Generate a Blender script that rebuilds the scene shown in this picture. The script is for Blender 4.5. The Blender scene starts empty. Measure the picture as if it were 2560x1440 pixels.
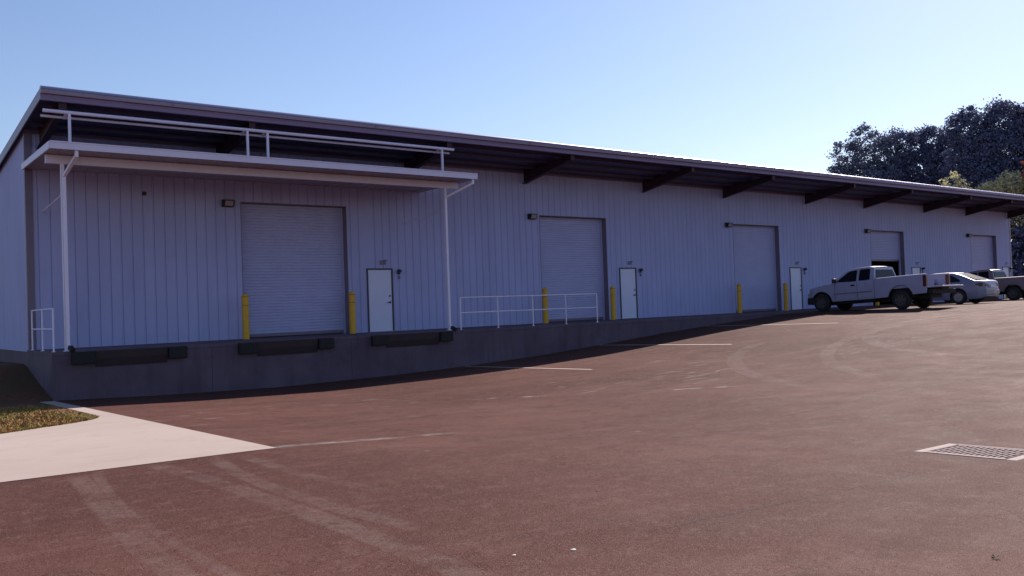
import bpy, math, random
import numpy as np
from mathutils import Vector, Matrix
R = math.radians
SC = bpy.context.scene
COL = SC.collection
random.seed(7)

# ------------------------------------------------------------------ camera, sky, sun, exposure
CAM_H, CAM_D = 0.759, 26.959
yaw, pitch, roll = R(38.155), R(1.086), R(-2.0219)
cam = bpy.data.cameras.new('camera'); cam_o = bpy.data.objects.new('camera', cam); COL.objects.link(cam_o)
fw = Vector((math.sin(yaw)*math.cos(pitch), math.cos(yaw)*math.cos(pitch), math.sin(pitch)))
rt = Vector((math.cos(yaw), -math.sin(yaw), 0)); up = rt.cross(fw)
c_, s_ = math.cos(roll), math.sin(roll)
r2 = rt*c_ + up*s_; u2 = up*c_ - rt*s_
m = Matrix((r2, u2, -fw)).transposed().to_4x4(); m.translation = Vector((0, -CAM_D, CAM_H))
cam_o.matrix_world = m
cam.sensor_width = 36; cam.lens = 36*2232.17/2560; cam.clip_start = .1; cam.clip_end = 3000
SC.camera = cam_o

SUN_DIR = Vector((1.25, .39, 1.0)).normalized()
sun_el = math.asin(SUN_DIR.z); sun_az = math.atan2(SUN_DIR.x, SUN_DIR.y)
w = bpy.data.worlds.new('World'); SC.world = w; w.use_nodes = True
nt = w.node_tree; bg = nt.nodes['Background']
sky = nt.nodes.new('ShaderNodeTexSky'); sky.sky_type = 'NISHITA'; sky.sun_disc = False
sky.sun_elevation = sun_el; sky.sun_rotation = sun_az; sky.air_density = 1.2; sky.dust_density = .45; sky.ozone_density = 2.0
hs = nt.nodes.new('ShaderNodeMix'); hs.data_type = 'RGBA'; hs.blend_type = 'MULTIPLY'; hs.inputs[0].default_value = 1
hs.inputs[7].default_value = (.955, .95, 1.12, 1)
nt.links.new(sky.outputs[0], hs.inputs[6]); nt.links.new(hs.outputs[2], bg.inputs[0]); bg.inputs[1].default_value = .069
sl = bpy.data.lights.new('sun', 'SUN'); sl.energy = 5.0; sl.angle = R(.53); sl.color = (1, .88, .80)
so = bpy.data.objects.new('sun', sl); COL.objects.link(so)
so.rotation_euler = SUN_DIR.to_track_quat('Z', 'Y').to_euler()
SC.view_settings.view_transform = 'Standard'; SC.view_settings.look = 'None'
SC.view_settings.exposure = 0.8; SC.view_settings.gamma = 1
SC.render.engine = 'CYCLES'
SC.cycles.max_bounces = 6; SC.cycles.diffuse_bounces = 4

# ------------------------------------------------------------------ helpers
class MB:
    def __init__(s): s.v = []; s.f = []; s.m = []
    def quad(s, a, b, c, d, mi=0):
        n = len(s.v); s.v += [a, b, c, d]; s.f.append((n, n+1, n+2, n+3)); s.m.append(mi)
    def poly(s, pts, mi=0):
        n = len(s.v); s.v += list(pts); s.f.append(tuple(range(n, n+len(pts)))); s.m.append(mi)
    def box(s, x0, x1, y0, y1, z0, z1, mi=0, M=None):
        n = len(s.v)
        P = [(x0,y0,z0),(x1,y0,z0),(x1,y1,z0),(x0,y1,z0),(x0,y0,z1),(x1,y0,z1),(x1,y1,z1),(x0,y1,z1)]
        if M is not None: P = [tuple(M @ Vector(q)) for q in P]
        s.v += P
        for f in ((0,3,2,1),(4,5,6,7),(0,1,5,4),(1,2,6,5),(2,3,7,6),(3,0,4,7)):
            s.f.append(tuple(n+i for i in f)); s.m.append(mi)
        return s
    def tube(s, a, b, r, seg=12, r1=None, caps=True, mi=0):
        a = Vector(a); b = Vector(b); r1 = r if r1 is None else r1
        d = (b-a).normalized(); t = Vector((0,0,1)) if abs(d.z) < .9 else Vector((1,0,0))
        u = d.cross(t).normalized(); v = d.cross(u); n = len(s.v)
        for P, rr in ((a, r), (b, r1)):
            for k in range(seg):
                an = 2*math.pi*k/seg; s.v.append(tuple(P + (u*math.cos(an)+v*math.sin(an))*rr))
        for k in range(seg):
            k2 = (k+1) % seg; s.f.append((n+k, n+seg+k, n+seg+k2, n+k2)); s.m.append(mi)
        if caps:
            s.f.append(tuple(n+k for k in range(seg))); s.m.append(mi)
            s.f.append(tuple(n+seg+k for k in reversed(range(seg)))); s.m.append(mi)
        return s
    def bar(s, a, b, w, h=None, mi=0):
        """square bar from a to b"""
        h = w if h is None else h
        a = Vector(a); b = Vector(b); d = (b-a).normalized(); t = Vector((0,0,1)) if abs(d.z) < .9 else Vector((0,1,0))
        u = d.cross(t).normalized()*w/2; v = d.cross(u).normalized()*h/2; n = len(s.v)
        for P in (a, b):
            for q in (u+v, u-v, -u-v, -u+v): s.v.append(tuple(P+q))
        for f in ((0,1,2,3),(7,6,5,4),(0,4,5,1),(1,5,6,2),(2,6,7,3),(3,7,4,0)):
            s.f.append(tuple(n+i for i in f)); s.m.append(mi)
        return s
    def prism(s, pts, axis, a0, a1, mi=0):
        """extrude a 2D outline along an axis. axis 0: pts are (y,z); 1: (x,z); 2: (x,y)"""
        def mk(p, a): return (a, p[0], p[1]) if axis == 0 else ((p[0], a, p[1]) if axis == 1 else (p[0], p[1], a))
        n = len(s.v); k = len(pts)
        s.v += [mk(p, a0) for p in pts] + [mk(p, a1) for p in pts]
        s.f.append(tuple(n+i for i in range(k))); s.m.append(mi)
        s.f.append(tuple(n+k+i for i in reversed(range(k)))); s.m.append(mi)
        for i in range(k):
            j = (i+1) % k; s.f.append((n+i, n+k+i, n+k+j, n+j)); s.m.append(mi)
        return s
    def lathe(s, prof, c, axis=2, seg=24, mi=0):
        """prof list of (r, h)"""
        n = len(s.v); k = len(prof)
        for i in range(seg):
            an = 2*math.pi*i/seg; cs, sn = math.cos(an), math.sin(an)
            for r, h in prof:
                if axis == 2: s.v.append((c[0]+r*cs, c[1]+r*sn, c[2]+h))
                else: s.v.append((c[0]+h, c[1]+r*cs, c[2]+r*sn))
        for i in range(seg):
            j = (i+1) % seg
            for q in range(k-1):
                s.f.append((n+i*k+q, n+j*k+q, n+j*k+q+1, n+i*k+q+1)); s.m.append(mi)
        return s
    def slab(s, A, B, mi=0):
        n = len(s.v); k = len(A); s.v += list(A)+list(B)
        s.f.append(tuple(n+i for i in range(k))); s.f.append(tuple(n+k+i for i in reversed(range(k))))
        for i in range(k): j = (i+1) % k; s.f.append((n+i, n+k+i, n+k+j, n+j))
        s.m += [mi]*(k+2); return s
    def build(s, name, mats, parent=None, smooth=None, bevel=0):
        me = bpy.data.meshes.new(name); me.from_pydata([tuple(q) for q in s.v], [], s.f)
        if not isinstance(mats, (list, tuple)): mats = [mats]
        for q in mats: me.materials.append(q)
        me.polygons.foreach_set('material_index', s.m)
        import bmesh
        bm = bmesh.new(); bm.from_mesh(me)
        bmesh.ops.remove_doubles(bm, verts=bm.verts, dist=1e-5)
        bmesh.ops.recalc_face_normals(bm, faces=bm.faces)
        bm.to_mesh(me); bm.free()
        if smooth is not None:
            me.shade_smooth(); me.set_sharp_from_angle(angle=R(smooth))
        me.update()
        o = bpy.data.objects.new(name, me); COL.objects.link(o)
        if parent: o.parent = parent
        if bevel:
            b = o.modifiers.new('bevel', 'BEVEL'); b.width = bevel; b.segments = 2; b.limit_method = 'ANGLE'
        return o

def tag(o, label=None, cat=None, group=None, kind=None):
    if label: o['label'] = label
    if cat: o['category'] = cat
    if group: o['group'] = group
    if kind: o['kind'] = kind
    return o
def empty(name, loc=(0,0,0), rz=0):
    o = bpy.data.objects.new(name, None); COL.objects.link(o); o.location = loc; o.rotation_euler = (0,0,rz); o.empty_display_size = .3
    return o
def copy_tree(o, parent=None):
    c = o.copy(); COL.objects.link(c)
    if parent is not None: c.parent = parent
    for ch in list(o.children): copy_tree(ch, c)
    return c

def mat(name, col, rough=.6, metal=0, spec=.5, noise=None, bump=None, coat=0, emit=None):
    """noise=(scale, amount, colour2) soft mottling; bump=(scale, strength)"""
    m = bpy.data.materials.new(name); m.use_nodes = True; n = m.node_tree; b = n.nodes['Principled BSDF']
    b.inputs['Base Color'].default_value = (*col, 1); b.inputs['Roughness'].default_value = rough
    b.inputs['Metallic'].default_value = metal; b.inputs['Specular IOR Level'].default_value = spec
    if coat: b.inputs['Coat Weight'].default_value = coat; b.inputs['Coat Roughness'].default_value = .08
    tc = n.nodes.new('ShaderNodeTexCoord')
    if noise:
        t = n.nodes.new('ShaderNodeTexNoise'); t.inputs['Scale'].default_value = noise[0]; t.inputs['Detail'].default_value = 6; t.inputs['Roughness'].default_value = .65
        n.links.new(tc.outputs['Object'], t.inputs['Vector'])
        if len(noise) > 3:
            mp = n.nodes.new('ShaderNodeMapping'); mp.inputs['Scale'].default_value = noise[3]
            n.links.new(tc.outputs['Object'], mp.inputs[0]); n.links.new(mp.outputs[0], t.inputs['Vector'])
        r = n.nodes.new('ShaderNodeMapRange'); r.inputs[1].default_value = .35; r.inputs[2].default_value = .7; r.inputs[4].default_value = noise[1]
        x = n.nodes.new('ShaderNodeMix'); x.data_type = 'RGBA'; x.inputs[6].default_value = (*col, 1); x.inputs[7].default_value = (*noise[2], 1)
        n.links.new(t.outputs[0], r.inputs[0]); n.links.new(r.outputs[0], x.inputs[0]); n.links.new(x.outputs[2], b.inputs['Base Color'])
    if bump:
        t2 = n.nodes.new('ShaderNodeTexNoise'); t2.inputs['Scale'].default_value = bump[0]; t2.inputs['Detail'].default_value = 4
        n.links.new(tc.outputs['Object'], t2.inputs['Vector'])
        bp = n.nodes.new('ShaderNodeBump'); bp.inputs['Strength'].default_value = bump[1]; bp.inputs['Distance'].default_value = .02
        n.links.new(t2.outputs[0], bp.inputs['Height']); n.links.new(bp.outputs[0], b.inputs['Normal'])
    return m

# ------------------------------------------------------------------ materials
WALL = (.405, .425, .69)
M = {}
M['wall'] = mat('wall_panel_paint', WALL, .62, 0, .2, noise=(1.2, .8, (.34, .355, .585), (1.0, 1.0, .25)))
M['curtain'] = mat('door_slat_paint', (.42, .43, .67), .5, 0, .25, noise=(2.0, .6, (.36, .365, .58)))
M['trim'] = mat('taupe_trim', (.17, .135, .20), .5, noise=(3, .5, (.14, .11, .16)))
M['frame'] = mat('door_frame_paint', (.04, .036, .06), .45)
M['white_door'] = mat('walk_door_paint', (.62, .64, .84), .4, noise=(1.5, .5, (.57, .59, .78)))
M['roof'] = mat('galvalume_roof', (.55, .55, .56), .35, .8)
M['glare'] = mat('glare_edge_metal', (.36, .32, .40), .30, 1)  # metal of the added eave edge, tuned to glint in the sun
M['fascia'] = mat('eave_trim', (.24, .19, .31), .5, 0, .2, noise=(2, .6, (.18, .14, .23), (.2, 1, 4)))
M['gutter'] = mat('eave_gutter', (.30, .275, .38), .42, 0, .35, noise=(2, .5, (.23, .21, .30), (.2, 1, 4)))
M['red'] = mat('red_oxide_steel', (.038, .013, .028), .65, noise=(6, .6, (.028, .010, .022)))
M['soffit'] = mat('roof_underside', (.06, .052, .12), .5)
M['canopy'] = mat('canopy_white', (.66, .64, .80), .4, 0, .3, noise=(1.5, .5, (.58, .55, .70)))
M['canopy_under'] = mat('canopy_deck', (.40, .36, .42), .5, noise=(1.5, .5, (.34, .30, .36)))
M['pipe'] = mat('white_pipe', (.74, .70, .86), .4, noise=(8, .4, (.62, .58, .74)))
M['rubber'] = mat('black_rubber', (.012, .011, .012), .8)
M['steel_dark'] = mat('dark_steel', (.026, .014, .020), .7, noise=(3, .6, (.045, .022, .022)))
M['yellow'] = mat('bollard_yellow', (.66, .36, .012), .42, noise=(5, .6, (.54, .29, .012)))
M['black'] = mat('black_plastic', (.015, .014, .018), .5)
M['lens'] = mat('lamp_lens', (.32, .30, .30), .15, noise=(30, .4, (.22, .2, .2)))
M['chrome'] = mat('satin_metal', (.35, .35, .38), .25, 1)
M['inside'] = mat('interior_floor', (.18, .13, .12), .8)
M['tyre'] = mat('tyre_rubber', (.016, .014, .015), .85)
M['rim'] = mat('alloy_rim', (.30, .29, .31), .4, .5)
M['rim_dark'] = mat('grimy_rim', (.10, .08, .085), .55, .4)
M['glass'] = mat('vehicle_glass', (.012, .012, .018), .12, 0, .1)
M['glass_sky'] = mat('reflective_glass', (.03, .03, .04), .18, 0, .9)
M['chassis'] = mat('underbody', (.012, .010, .011), .8)
M['silver'] = mat('pewter_truck_paint', (.34, .33, .47), .38, .1, .3, coat=.15, noise=(2.5, .6, (.28, .26, .36)))
M['silver2'] = mat('silver_car_paint', (.17, .18, .27), .36, .1, .4, coat=.2)
M['taupe'] = mat('dusty_brown_paint', (.24, .17, .20), .4, .1, .4, coat=.2, noise=(3, .6, (.17, .12, .14)))
M['redlens'] = mat('tail_lens', (.075, .008, .014), .3, 0, .4)
M['bumper_steel'] = mat('bumper_chrome', (.45, .45, .48), .2, .9)
M['cast_iron'] = mat('cast_iron', (.27, .21, .20), .85, 0, .1, noise=(12, .6, (.20, .155, .15)))
M['grate_edge'] = mat('worn_iron_edge', (.35, .29, .275), .8, 0, .1, noise=(6, .7, (.26, .205, .19)))
M['pit'] = mat('drain_pit', (.02, .016, .018), .9)
M['pebble'] = mat('pale_stone', (.50, .47, .44), .8)
M['leaf_dead'] = mat('dead_leaf', (.05, .022, .015), .8)
M['bark'] = mat('bark', (.045, .032, .028), .9, noise=(4, .8, (.025, .018, .016)))
M['sign'] = mat('grey_sign', (.16, .15, .20), .5)

def concrete(name, col, col2, dark, scale=1.0, streak=False, joints=None):
    m = bpy.data.materials.new(name); m.use_nodes = True; n = m.node_tree; L = n.links; b = n.nodes['Principled BSDF']
    b.inputs['Roughness'].default_value = .8; b.inputs['Specular IOR Level'].default_value = .3
    tc = n.nodes.new('ShaderNodeTexCoord')
    def noise(sc, det=6, rg=.6, vec=None, mscale=None):
        t = n.nodes.new('ShaderNodeTexNoise'); t.inputs['Scale'].default_value = sc; t.inputs['Detail'].default_value = det; t.inputs['Roughness'].default_value = rg
        if mscale:
            mp = n.nodes.new('ShaderNodeMapping'); mp.inputs['Scale'].default_value = mscale; L.new(tc.outputs['Object'], mp.inputs[0]); L.new(mp.outputs[0], t.inputs['Vector'])
        else: L.new(tc.outputs['Object'], t.inputs['Vector'])
        return t.outputs[0]
    def rng(o, a, b2, c=0, d=1):
        r = n.nodes.new('ShaderNodeMapRange'); r.inputs[1].default_value = a; r.inputs[2].default_value = b2; r.inputs[3].default_value = c; r.inputs[4].default_value = d; L.new(o, r.inputs[0]); return r.outputs[0]
    def mix(f, a, b2):
        x = n.nodes.new('ShaderNodeMix'); x.data_type = 'RGBA'; L.new(f, x.inputs[0])
        for i, q in ((6, a), (7, b2)):
            if isinstance(q, tuple): x.inputs[i].default_value = (*q, 1)
            else: L.new(q, x.inputs[i])
        return x.outputs[2]
    c = mix(rng(noise(.5*scale), .35, .65), col, col2)
    c = mix(rng(noise(2.2*scale, 8, .7, None, (1, 1, .6) if streak else None), .55, .8, 0, .7), c, dark)
    if streak: c = mix(rng(noise(1.6, 5, .6, None, (1, 1, .12)), .5, .75, 0, .6), c, dark)
    c = mix(rng(noise(70, 2), .45, .75, 0, .3), c, dark); c = mix(rng(noise(.9, 6, .7, None, (1, 2.2, 1)), .52, .72, 0, .35), c, dark)
    L.new(c, b.inputs['Base Color'])
    bp = n.nodes.new('ShaderNodeBump'); bp.inputs['Strength'].default_value = .25; bp.inputs['Distance'].default_value = .01
    L.new(noise(60, 3), bp.inputs['Height']); L.new(bp.outputs[0], b.inputs['Normal'])
    return m
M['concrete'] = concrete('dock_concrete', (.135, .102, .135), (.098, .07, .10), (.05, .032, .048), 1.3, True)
M['apron'] = concrete('apron_concrete', (.365, .300, .268), (.325, .265, .235), (.245, .20, .175), .5)

# asphalt: mottled, with dusty tyre tracks, a few long hairline seams and pale scuffs
def asphalt():
    m = bpy.data.materials.new('asphalt'); m.use_nodes = True; n = m.node_tree; L = n.links; b = n.nodes['Principled BSDF']
    tc = n.nodes.new('ShaderNodeTexCoord'); P = tc.outputs['Object']
    def math_(op, a, b2=None, c=None):
        x = n.nodes.new('ShaderNodeMath'); x.operation = op
        for i, q in enumerate((a, b2, c)):
            if q is None: continue
            if isinstance(q, (int, float)): x.inputs[i].default_value = q
            else: L.new(q, x.inputs[i])
        return x.outputs[0]
    def noise(sc, det=5, rg=.6, ms=None, dist=0):
        t = n.nodes.new('ShaderNodeTexNoise'); t.inputs['Scale'].default_value = sc; t.inputs['Detail'].default_value = det; t.inputs['Roughness'].default_value = rg; t.inputs['Distortion'].default_value = dist
        if ms:
            mp = n.nodes.new('ShaderNodeMapping'); mp.inputs['Scale'].default_value = ms[:3]
            if len(ms) > 3: mp.inputs['Rotation'].default_value = (0, 0, ms[3])
            L.new(P, mp.inputs[0]); L.new(mp.outputs[0], t.inputs['Vector'])
        else: L.new(P, t.inputs['Vector'])
        return t.outputs[0]
    def rng(o, a, b2, c=0, d=1):
        r = n.nodes.new('ShaderNodeMapRange'); r.interpolation_type = 'SMOOTHSTEP'; r.inputs[1].default_value = a; r.inputs[2].default_value = b2; r.inputs[3].default_value = c; r.inputs[4].default_value = d; L.new(o, r.inputs[0]); return r.outputs[0]
    def mix(f, a, b2):
        x = n.nodes.new('ShaderNodeMix'); x.data_type = 'RGBA'; L.new(f, x.inputs[0])
        for i, q in ((6, a), (7, b2)):
            if isinstance(q, tuple): x.inputs[i].default_value = (*q, 1)
            else: L.new(q, x.inputs[i])
        return x.outputs[2]
    sep = n.nodes.new('ShaderNodeSeparateXYZ'); L.new(P, sep.inputs[0]); X, Y = sep.outputs[0], sep.outputs[1]
    wob = math_('MULTIPLY', math_('SUBTRACT', noise(.6, 2), .5), .25)
    def ring(cx, cy, r, wd, y0, y1, soft=.05):
        dx = math_('SUBTRACT', X, cx); dy = math_('SUBTRACT', Y, cy)
        d = math_('SQRT', math_('ADD', math_('MULTIPLY', dx, dx), math_('MULTIPLY', dy, dy)))
        d = math_('ABSOLUTE', math_('ADD', math_('SUBTRACT', d, r), math_('MULTIPLY', wob, .35)))
        mk = rng(d, wd/2, wd/2+soft, 1, 0)
        g = math_('MULTIPLY', rng(Y, y0, y0+.5), rng(Y, y1-.5, y1, 1, 0))
        return math_('MULTIPLY', mk, g)
    def line(ax, ay, bx, by, wd, soft=.04, wobble=.4):
        dx, dy = bx-ax, by-ay; ln = math.hypot(dx, dy); dx /= ln; dy /= ln
        rx = math_('SUBTRACT', X, ax); ry = math_('SUBTRACT', Y, ay)
        t = math_('ADD', math_('MULTIPLY', rx, dx), math_('MULTIPLY', ry, dy))
        d = math_('ABSOLUTE', math_('ADD', math_('SUBTRACT', math_('MULTIPLY', rx, dy), math_('MULTIPLY', ry, dx)), math_('MULTIPLY', wob, wobble)))
        g = math_('MULTIPLY', rng(t, 0, ln*.12), rng(t, ln*.8, ln, 1, 0))
        return math_('MULTIPLY', rng(d, wd/2, wd/2+soft, 1, 0), g)
    def circ3(p, q, r):
        ax, ay = p; bx, by = q; cx, cy = r
        d = 2*(ax*(by-cy)+bx*(cy-ay)+cx*(ay-by))
        ux = ((ax*ax+ay*ay)*(by-cy)+(bx*bx+by*by)*(cy-ay)+(cx*cx+cy*cy)*(ay-by))/d
        uy = ((ax*ax+ay*ay)*(cx-bx)+(bx*bx+by*by)*(ax-cx)+(cx*cx+cy*cy)*(bx-ax))/d
        return ux, uy, math.hypot(ax-ux, ay-uy)
    base = mix(rng(noise(.28, 5, .62, (1, 1.6, 1, .5)), .32, .68), (0.0646, 0.0230, 0.0170), (0.1029, 0.0427, 0.0321))
    base = mix(rng(noise(1.3, 5, .6, (1, .8, 1)), .48, .8, 0, .5), base, (0.1175, 0.0512, 0.0445))
    base = mix(rng(noise(.11, 3, .5), .42, .6, 0, .55), base, (0.0426, 0.0119, 0.0089))
    # swept streaks, roughly along the driving lanes
    base = mix(rng(noise(.9, 5, .65, (.25, 1.3, 1, -.35), 1.2), .54, .72, 0, .45), base, (0.1322, 0.0684, 0.0605))
    dust = noise(9, 4, .7); dustm = math_('MULTIPLY', rng(dust, .35, .65, .3, 1), rng(noise(1.7, 4, .65), .36, .58, .25, 1.1))
    tr = None
    for c in [circ3((2.21, -16.6), (1.9, -19.23), (1.73, -21.4)) + (.15, -27, -16.2),
              circ3((2.40, -16.6), (2.10, -18.6), (1.98, -20.6)) + (.05, -22, -16.2),
              circ3((3.07, -16.3), (3.14, -19.0), (3.08, -21.5)) + (.17, -23, -16.1),
              circ3((3.78, -16.2), (3.44, -18.4), (3.38, -20.2)) + (.13, -21.5, -16.1),
              circ3((4.05, -16.4), (3.95, -18.0), (3.99, -19.6)) + (.12, -20, -16.3),
              circ3((21.92, -10.3), (19.36, -11.8), (16.74, -14.3)) + (.35, -17, -9.5),
              circ3((23.18, -12.6), (21.09, -13.5), (18.09, -15.8)) + (.30, -17.5, -11.5),
              circ3((26, -12.0), (22.5, -14.2), (20.5, -17.5)) + (.3, -19, -11)]:
        q = ring(*c[:3], c[3], c[4], c[5]); tr = q if tr is None else math_('MAXIMUM', tr, q)
    tr = math_('MULTIPLY', tr, math_('MULTIPLY', dustm, .50))
    base = mix(tr, base, (0.1542, 0.1154, 0.1026))
    e = line(4.3, -16.0, 7.4, -16.42, .15, .06, .2); e = math_('MULTIPLY', e, math_('MULTIPLY', dustm, .75)); base = mix(e, base, (0.2203, 0.2306, 0.2229))
    # faint scuffs: two rows and a loose scatter
    sc = rng(noise(2.6, 3, .5, (.45, 3.2, 1, -.5)), .63, .71, 0, .75)
    near = math_('MULTIPLY', rng(Y, -15.5, -13.5), rng(Y, -8.6, -7.0, 1, 0))
    near2 = rng(noise(.25, 2), .45, .6)
    base = mix(math_('MULTIPLY', math_('MULTIPLY', sc, near), near2), base, (0.2498, 0.2478, 0.2318))
    l2 = line(10.6, -11.6, 15.8, -16.6, .07, .08, .6); l2 = math_('MULTIPLY', l2, rng(noise(2.2, 3, .6), .5, .6)); base = mix(math_('MULTIPLY', l2, .8), base, (0.2644, 0.2648, 0.2496))
    sp = rng(noise(3.4, 2, .5, (1, 1, 1)), .765, .80, 0, .5); base = mix(sp, base, (0.2424, 0.2478, 0.2318))
    # dark hairline seams
    s1 = line(4.2, -22.68, 8.8, -22.72, .018, .02, .25); s1 = math_('MULTIPLY', s1, rng(noise(4, 4), .3, .5, .3, .9))
    s2 = line(10.5, -19.0, 22, -18.5, .03, .03, .3); s2 = math_('MULTIPLY', s2, .7)
    base = mix(math_('MAXIMUM', s1, s2), base, (0.0330, 0.0132, 0.0110))
    base = mix(rng(noise(5.5, 5, .7), .50, .70, 0, .5), base, (0.1298, 0.0744, 0.0610)); base = mix(rng(noise(2.1, 6, .7), .32, .50, .6, 0), base, (0.0440, 0.0156, 0.0122))
    # stone grain
    g = noise(150, 2, .6); base = mix(rng(g, .54, .68, 0, .85), base, (0.1983, 0.1452, 0.1337)); base = mix(rng(g, .32, .46, .8, 0), base, (0.0162, 0.0067, 0.0062))
    g2 = noise(38, 3, .6); base = mix(rng(g2, .52, .72, 0, .4), base, (0.1396, 0.0854, 0.0759)); base = mix(rng(g2, .27, .46, .55, 0), base, (0.0206, 0.0085, 0.0081))
    L.new(base, b.inputs['Base Color'])
    b.inputs['Roughness'].default_value = .62; b.inputs['Specular IOR Level'].default_value = .04
    L.new(rng(noise(1.1, 4), .3, .7, .68, .76), b.inputs['Roughness'])
    bp = n.nodes.new('ShaderNodeBump'); bp.inputs['Strength'].default_value = .55; bp.inputs['Distance'].default_value = .006
    L.new(math_('ADD', g, g2), bp.inputs['Height']); L.new(bp.outputs[0], b.inputs['Normal'])
    return m
M['asphalt'] = asphalt()
M['line'] = mat('road_paint', (.50, .42, .36), .7, noise=(14, .8, (.30, .23, .20)))

def grass_mat(name, a, b2, c):
    m = bpy.data.materials.new(name); m.use_nodes = True; n = m.node_tree; L = n.links; b = n.nodes['Principled BSDF']
    b.inputs['Roughness'].default_value = .9; b.inputs['Specular IOR Level'].default_value = .15
    tc = n.nodes.new('ShaderNodeTexCoord')
    t = n.nodes.new('ShaderNodeTexNoise'); t.inputs['Scale'].default_value = 9; t.inputs['Detail'].default_value = 6; t.inputs['Roughness'].default_value = .8; L.new(tc.outputs['Object'], t.inputs['Vector'])
    t1 = n.nodes.new('ShaderNodeTexNoise'); t1.inputs['Scale'].default_value = 1.1; L.new(tc.outputs['Object'], t1.inputs['Vector'])
    cr = n.nodes.new('ShaderNodeValToRGB'); L.new(t.outputs[0], cr.inputs[0])
    cr.color_ramp.elements[0].position = .38; cr.color_ramp.elements[0].color = (*a, 1)
    cr.color_ramp.elements[1].position = .62; cr.color_ramp.elements[1].color = (*b2, 1)
    x = n.nodes.new('ShaderNodeMix'); x.data_type = 'RGBA'; x.inputs[7].default_value = (*c, 1); L.new(cr.outputs[0], x.inputs[6])
    r = n.nodes.new('ShaderNodeMapRange'); r.inputs[1].default_value = .45; r.inputs[2].default_value = .6; r.inputs[4].default_value = .75; L.new(t1.outputs[0], r.inputs[0]); L.new(r.outputs[0], x.inputs[0])
    L.new(x.outputs[2], b.inputs['Base Color'])
    return m
M['soil'] = grass_mat('bare_verge', (.075, .026, .020), (.15, .07, .035), (.08, .05, .02))
M['grass'] = grass_mat('dry_grass', (.22, .10, .035), (.36, .25, .09), (.18, .18, .04))

# ------------------------------------------------------------------ the lie of the land
GX = [-400, -60, 0, 4.6, 7, 10.4, 14.3, 16.8, 20, 22.9, 26.2, 28.9, 32.5, 35.5, 40, 60, 900]
GV = [-1.1, -1.1, -1.15, -1.18, -1.27, -1.34, -1.28, -1.2, -1.05, -.84, -.58, -.40, -.19, -.04, .02, .02, .0]
_xs = np.linspace(-10, 70, 801); _g = np.interp(_xs, GX, GV); _k = np.hanning(21); _k /= _k.sum()
_gs = np.convolve(np.pad(_g, 10, 'edge'), _k, 'valid')
def gz(x, y):
    g = float(np.interp(x, _xs, _gs)) if -10 <= x <= 70 else float(np.interp(x, GX, GV))
    s = float(np.interp(x, [26, 36], [.018, .010])); d = min(max(-2.9-y, 0), 22)
    if x > 36: d = min(d, float(np.interp(x, [36, 45], [22, 8])))
    return g + s*d
def axis_pts(a, b, st, far):
    p = list(np.arange(a, b+1e-6, st)); q = st; v = b
    while v < far[1]: q *= 1.5; v += q; p.append(v)
    q = st; v = a
    while v > far[0]: q *= 1.5; v -= q; p.insert(0, v)
    return p
def grid_sheet(name, xs, yf, ny, dz, m, parent=None):
    """a sheet that follows the ground; yf(x) -> (y0, y1)"""
    mb = MB(); rows = []
    for x in xs:
        y0, y1 = yf(x); rows.append([(x, y0+(y1-y0)*i/ny, gz(x, y0+(y1-y0)*i/ny)+dz) for i in range(ny+1)])
    for a, b in zip(rows, rows[1:]):
        for i in range(ny): mb.quad(a[i], b[i], b[i+1], a[i+1])
    return mb.build(name, m, parent, smooth=60)
GR = (9.33, 10.12, -23.03, -22.0)       # the drain inlet in the asphalt
def ground():
    xs = axis_pts(-12, 72, .5, (-500, 900)); ys = axis_pts(-34, 2, .5, (-500, 700))
    for q in GR[:2]: xs.append(q)
    for q in GR[2:]: ys.append(q)
    xs.sort(); ys.sort(); mb = MB(); nx, ny = len(xs), len(ys)
    mb.v = [(x, y, gz(x, y)) for x in xs for y in ys]
    for i in range(nx-1):
        for j in range(ny-1):
            cx = (xs[i]+xs[i+1])/2; cy = (ys[j]+ys[j+1])/2
            if GR[0] < cx < GR[1] and GR[2] < cy < GR[3]: continue
            k = i*ny+j; mb.f.append((k, k+ny, k+ny+1, k+1)); mb.m.append(0)
    return tag(mb.build('ground', M['asphalt'], smooth=60), kind='structure', label='brown-grey asphalt yard rising to the right')
ground()

EX = [-60, -10, 1.0, 2.36, 2.74, 3.14, 3.57, 3.97, 4.14, 4.22, 4.27]
EY = [-13.5, -13.0, -11.3, -10.52, -10.29, -10.05, -9.8, -9.45, -9.13, -8.8, -8.2]
def edge_y(x): return float(np.interp(x, EX, EY))
xs = [-60, -40, -25, -15, -10, -6, -3, -1, 0, 1, 1.6, 2, 2.36, 2.74, 3.14, 3.57, 3.8, 3.97, 4.1, 4.2, 4.27]
a = grid_sheet('concrete_apron', xs, lambda x: (-16.18, edge_y(x)), 24, .006, M['apron']); tag(a, kind='structure', label='pale concrete apron')
# strip of the apron that runs on to the dock corner, as a low kerb edge
mb = MB(); ys = list(np.linspace(-16.18, -2.93, 40))
for y0, y1 in zip(ys, ys[1:]):
    def z(x, y): return gz(x, y)+.006
    mb.quad((4.27, y0, z(4.27, y0)), (4.60, y0, z(4.6, y0)), (4.60, y1, z(4.6, y1)), (4.27, y1, z(4.27, y1)))
for y0, y1 in zip(ys, ys[1:]): mb.quad((4.60, y0, gz(4.6, y0)+.006), (4.60, y1, gz(4.6, y1)+.006), (4.60, y1, gz(4.6, y1)-.1), (4.60, y0, gz(4.6, y0)-.1))
tag(mb.build('apron_edge', M['apron']), kind='structure', label='narrow concrete edge strip beside the grass')

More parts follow.
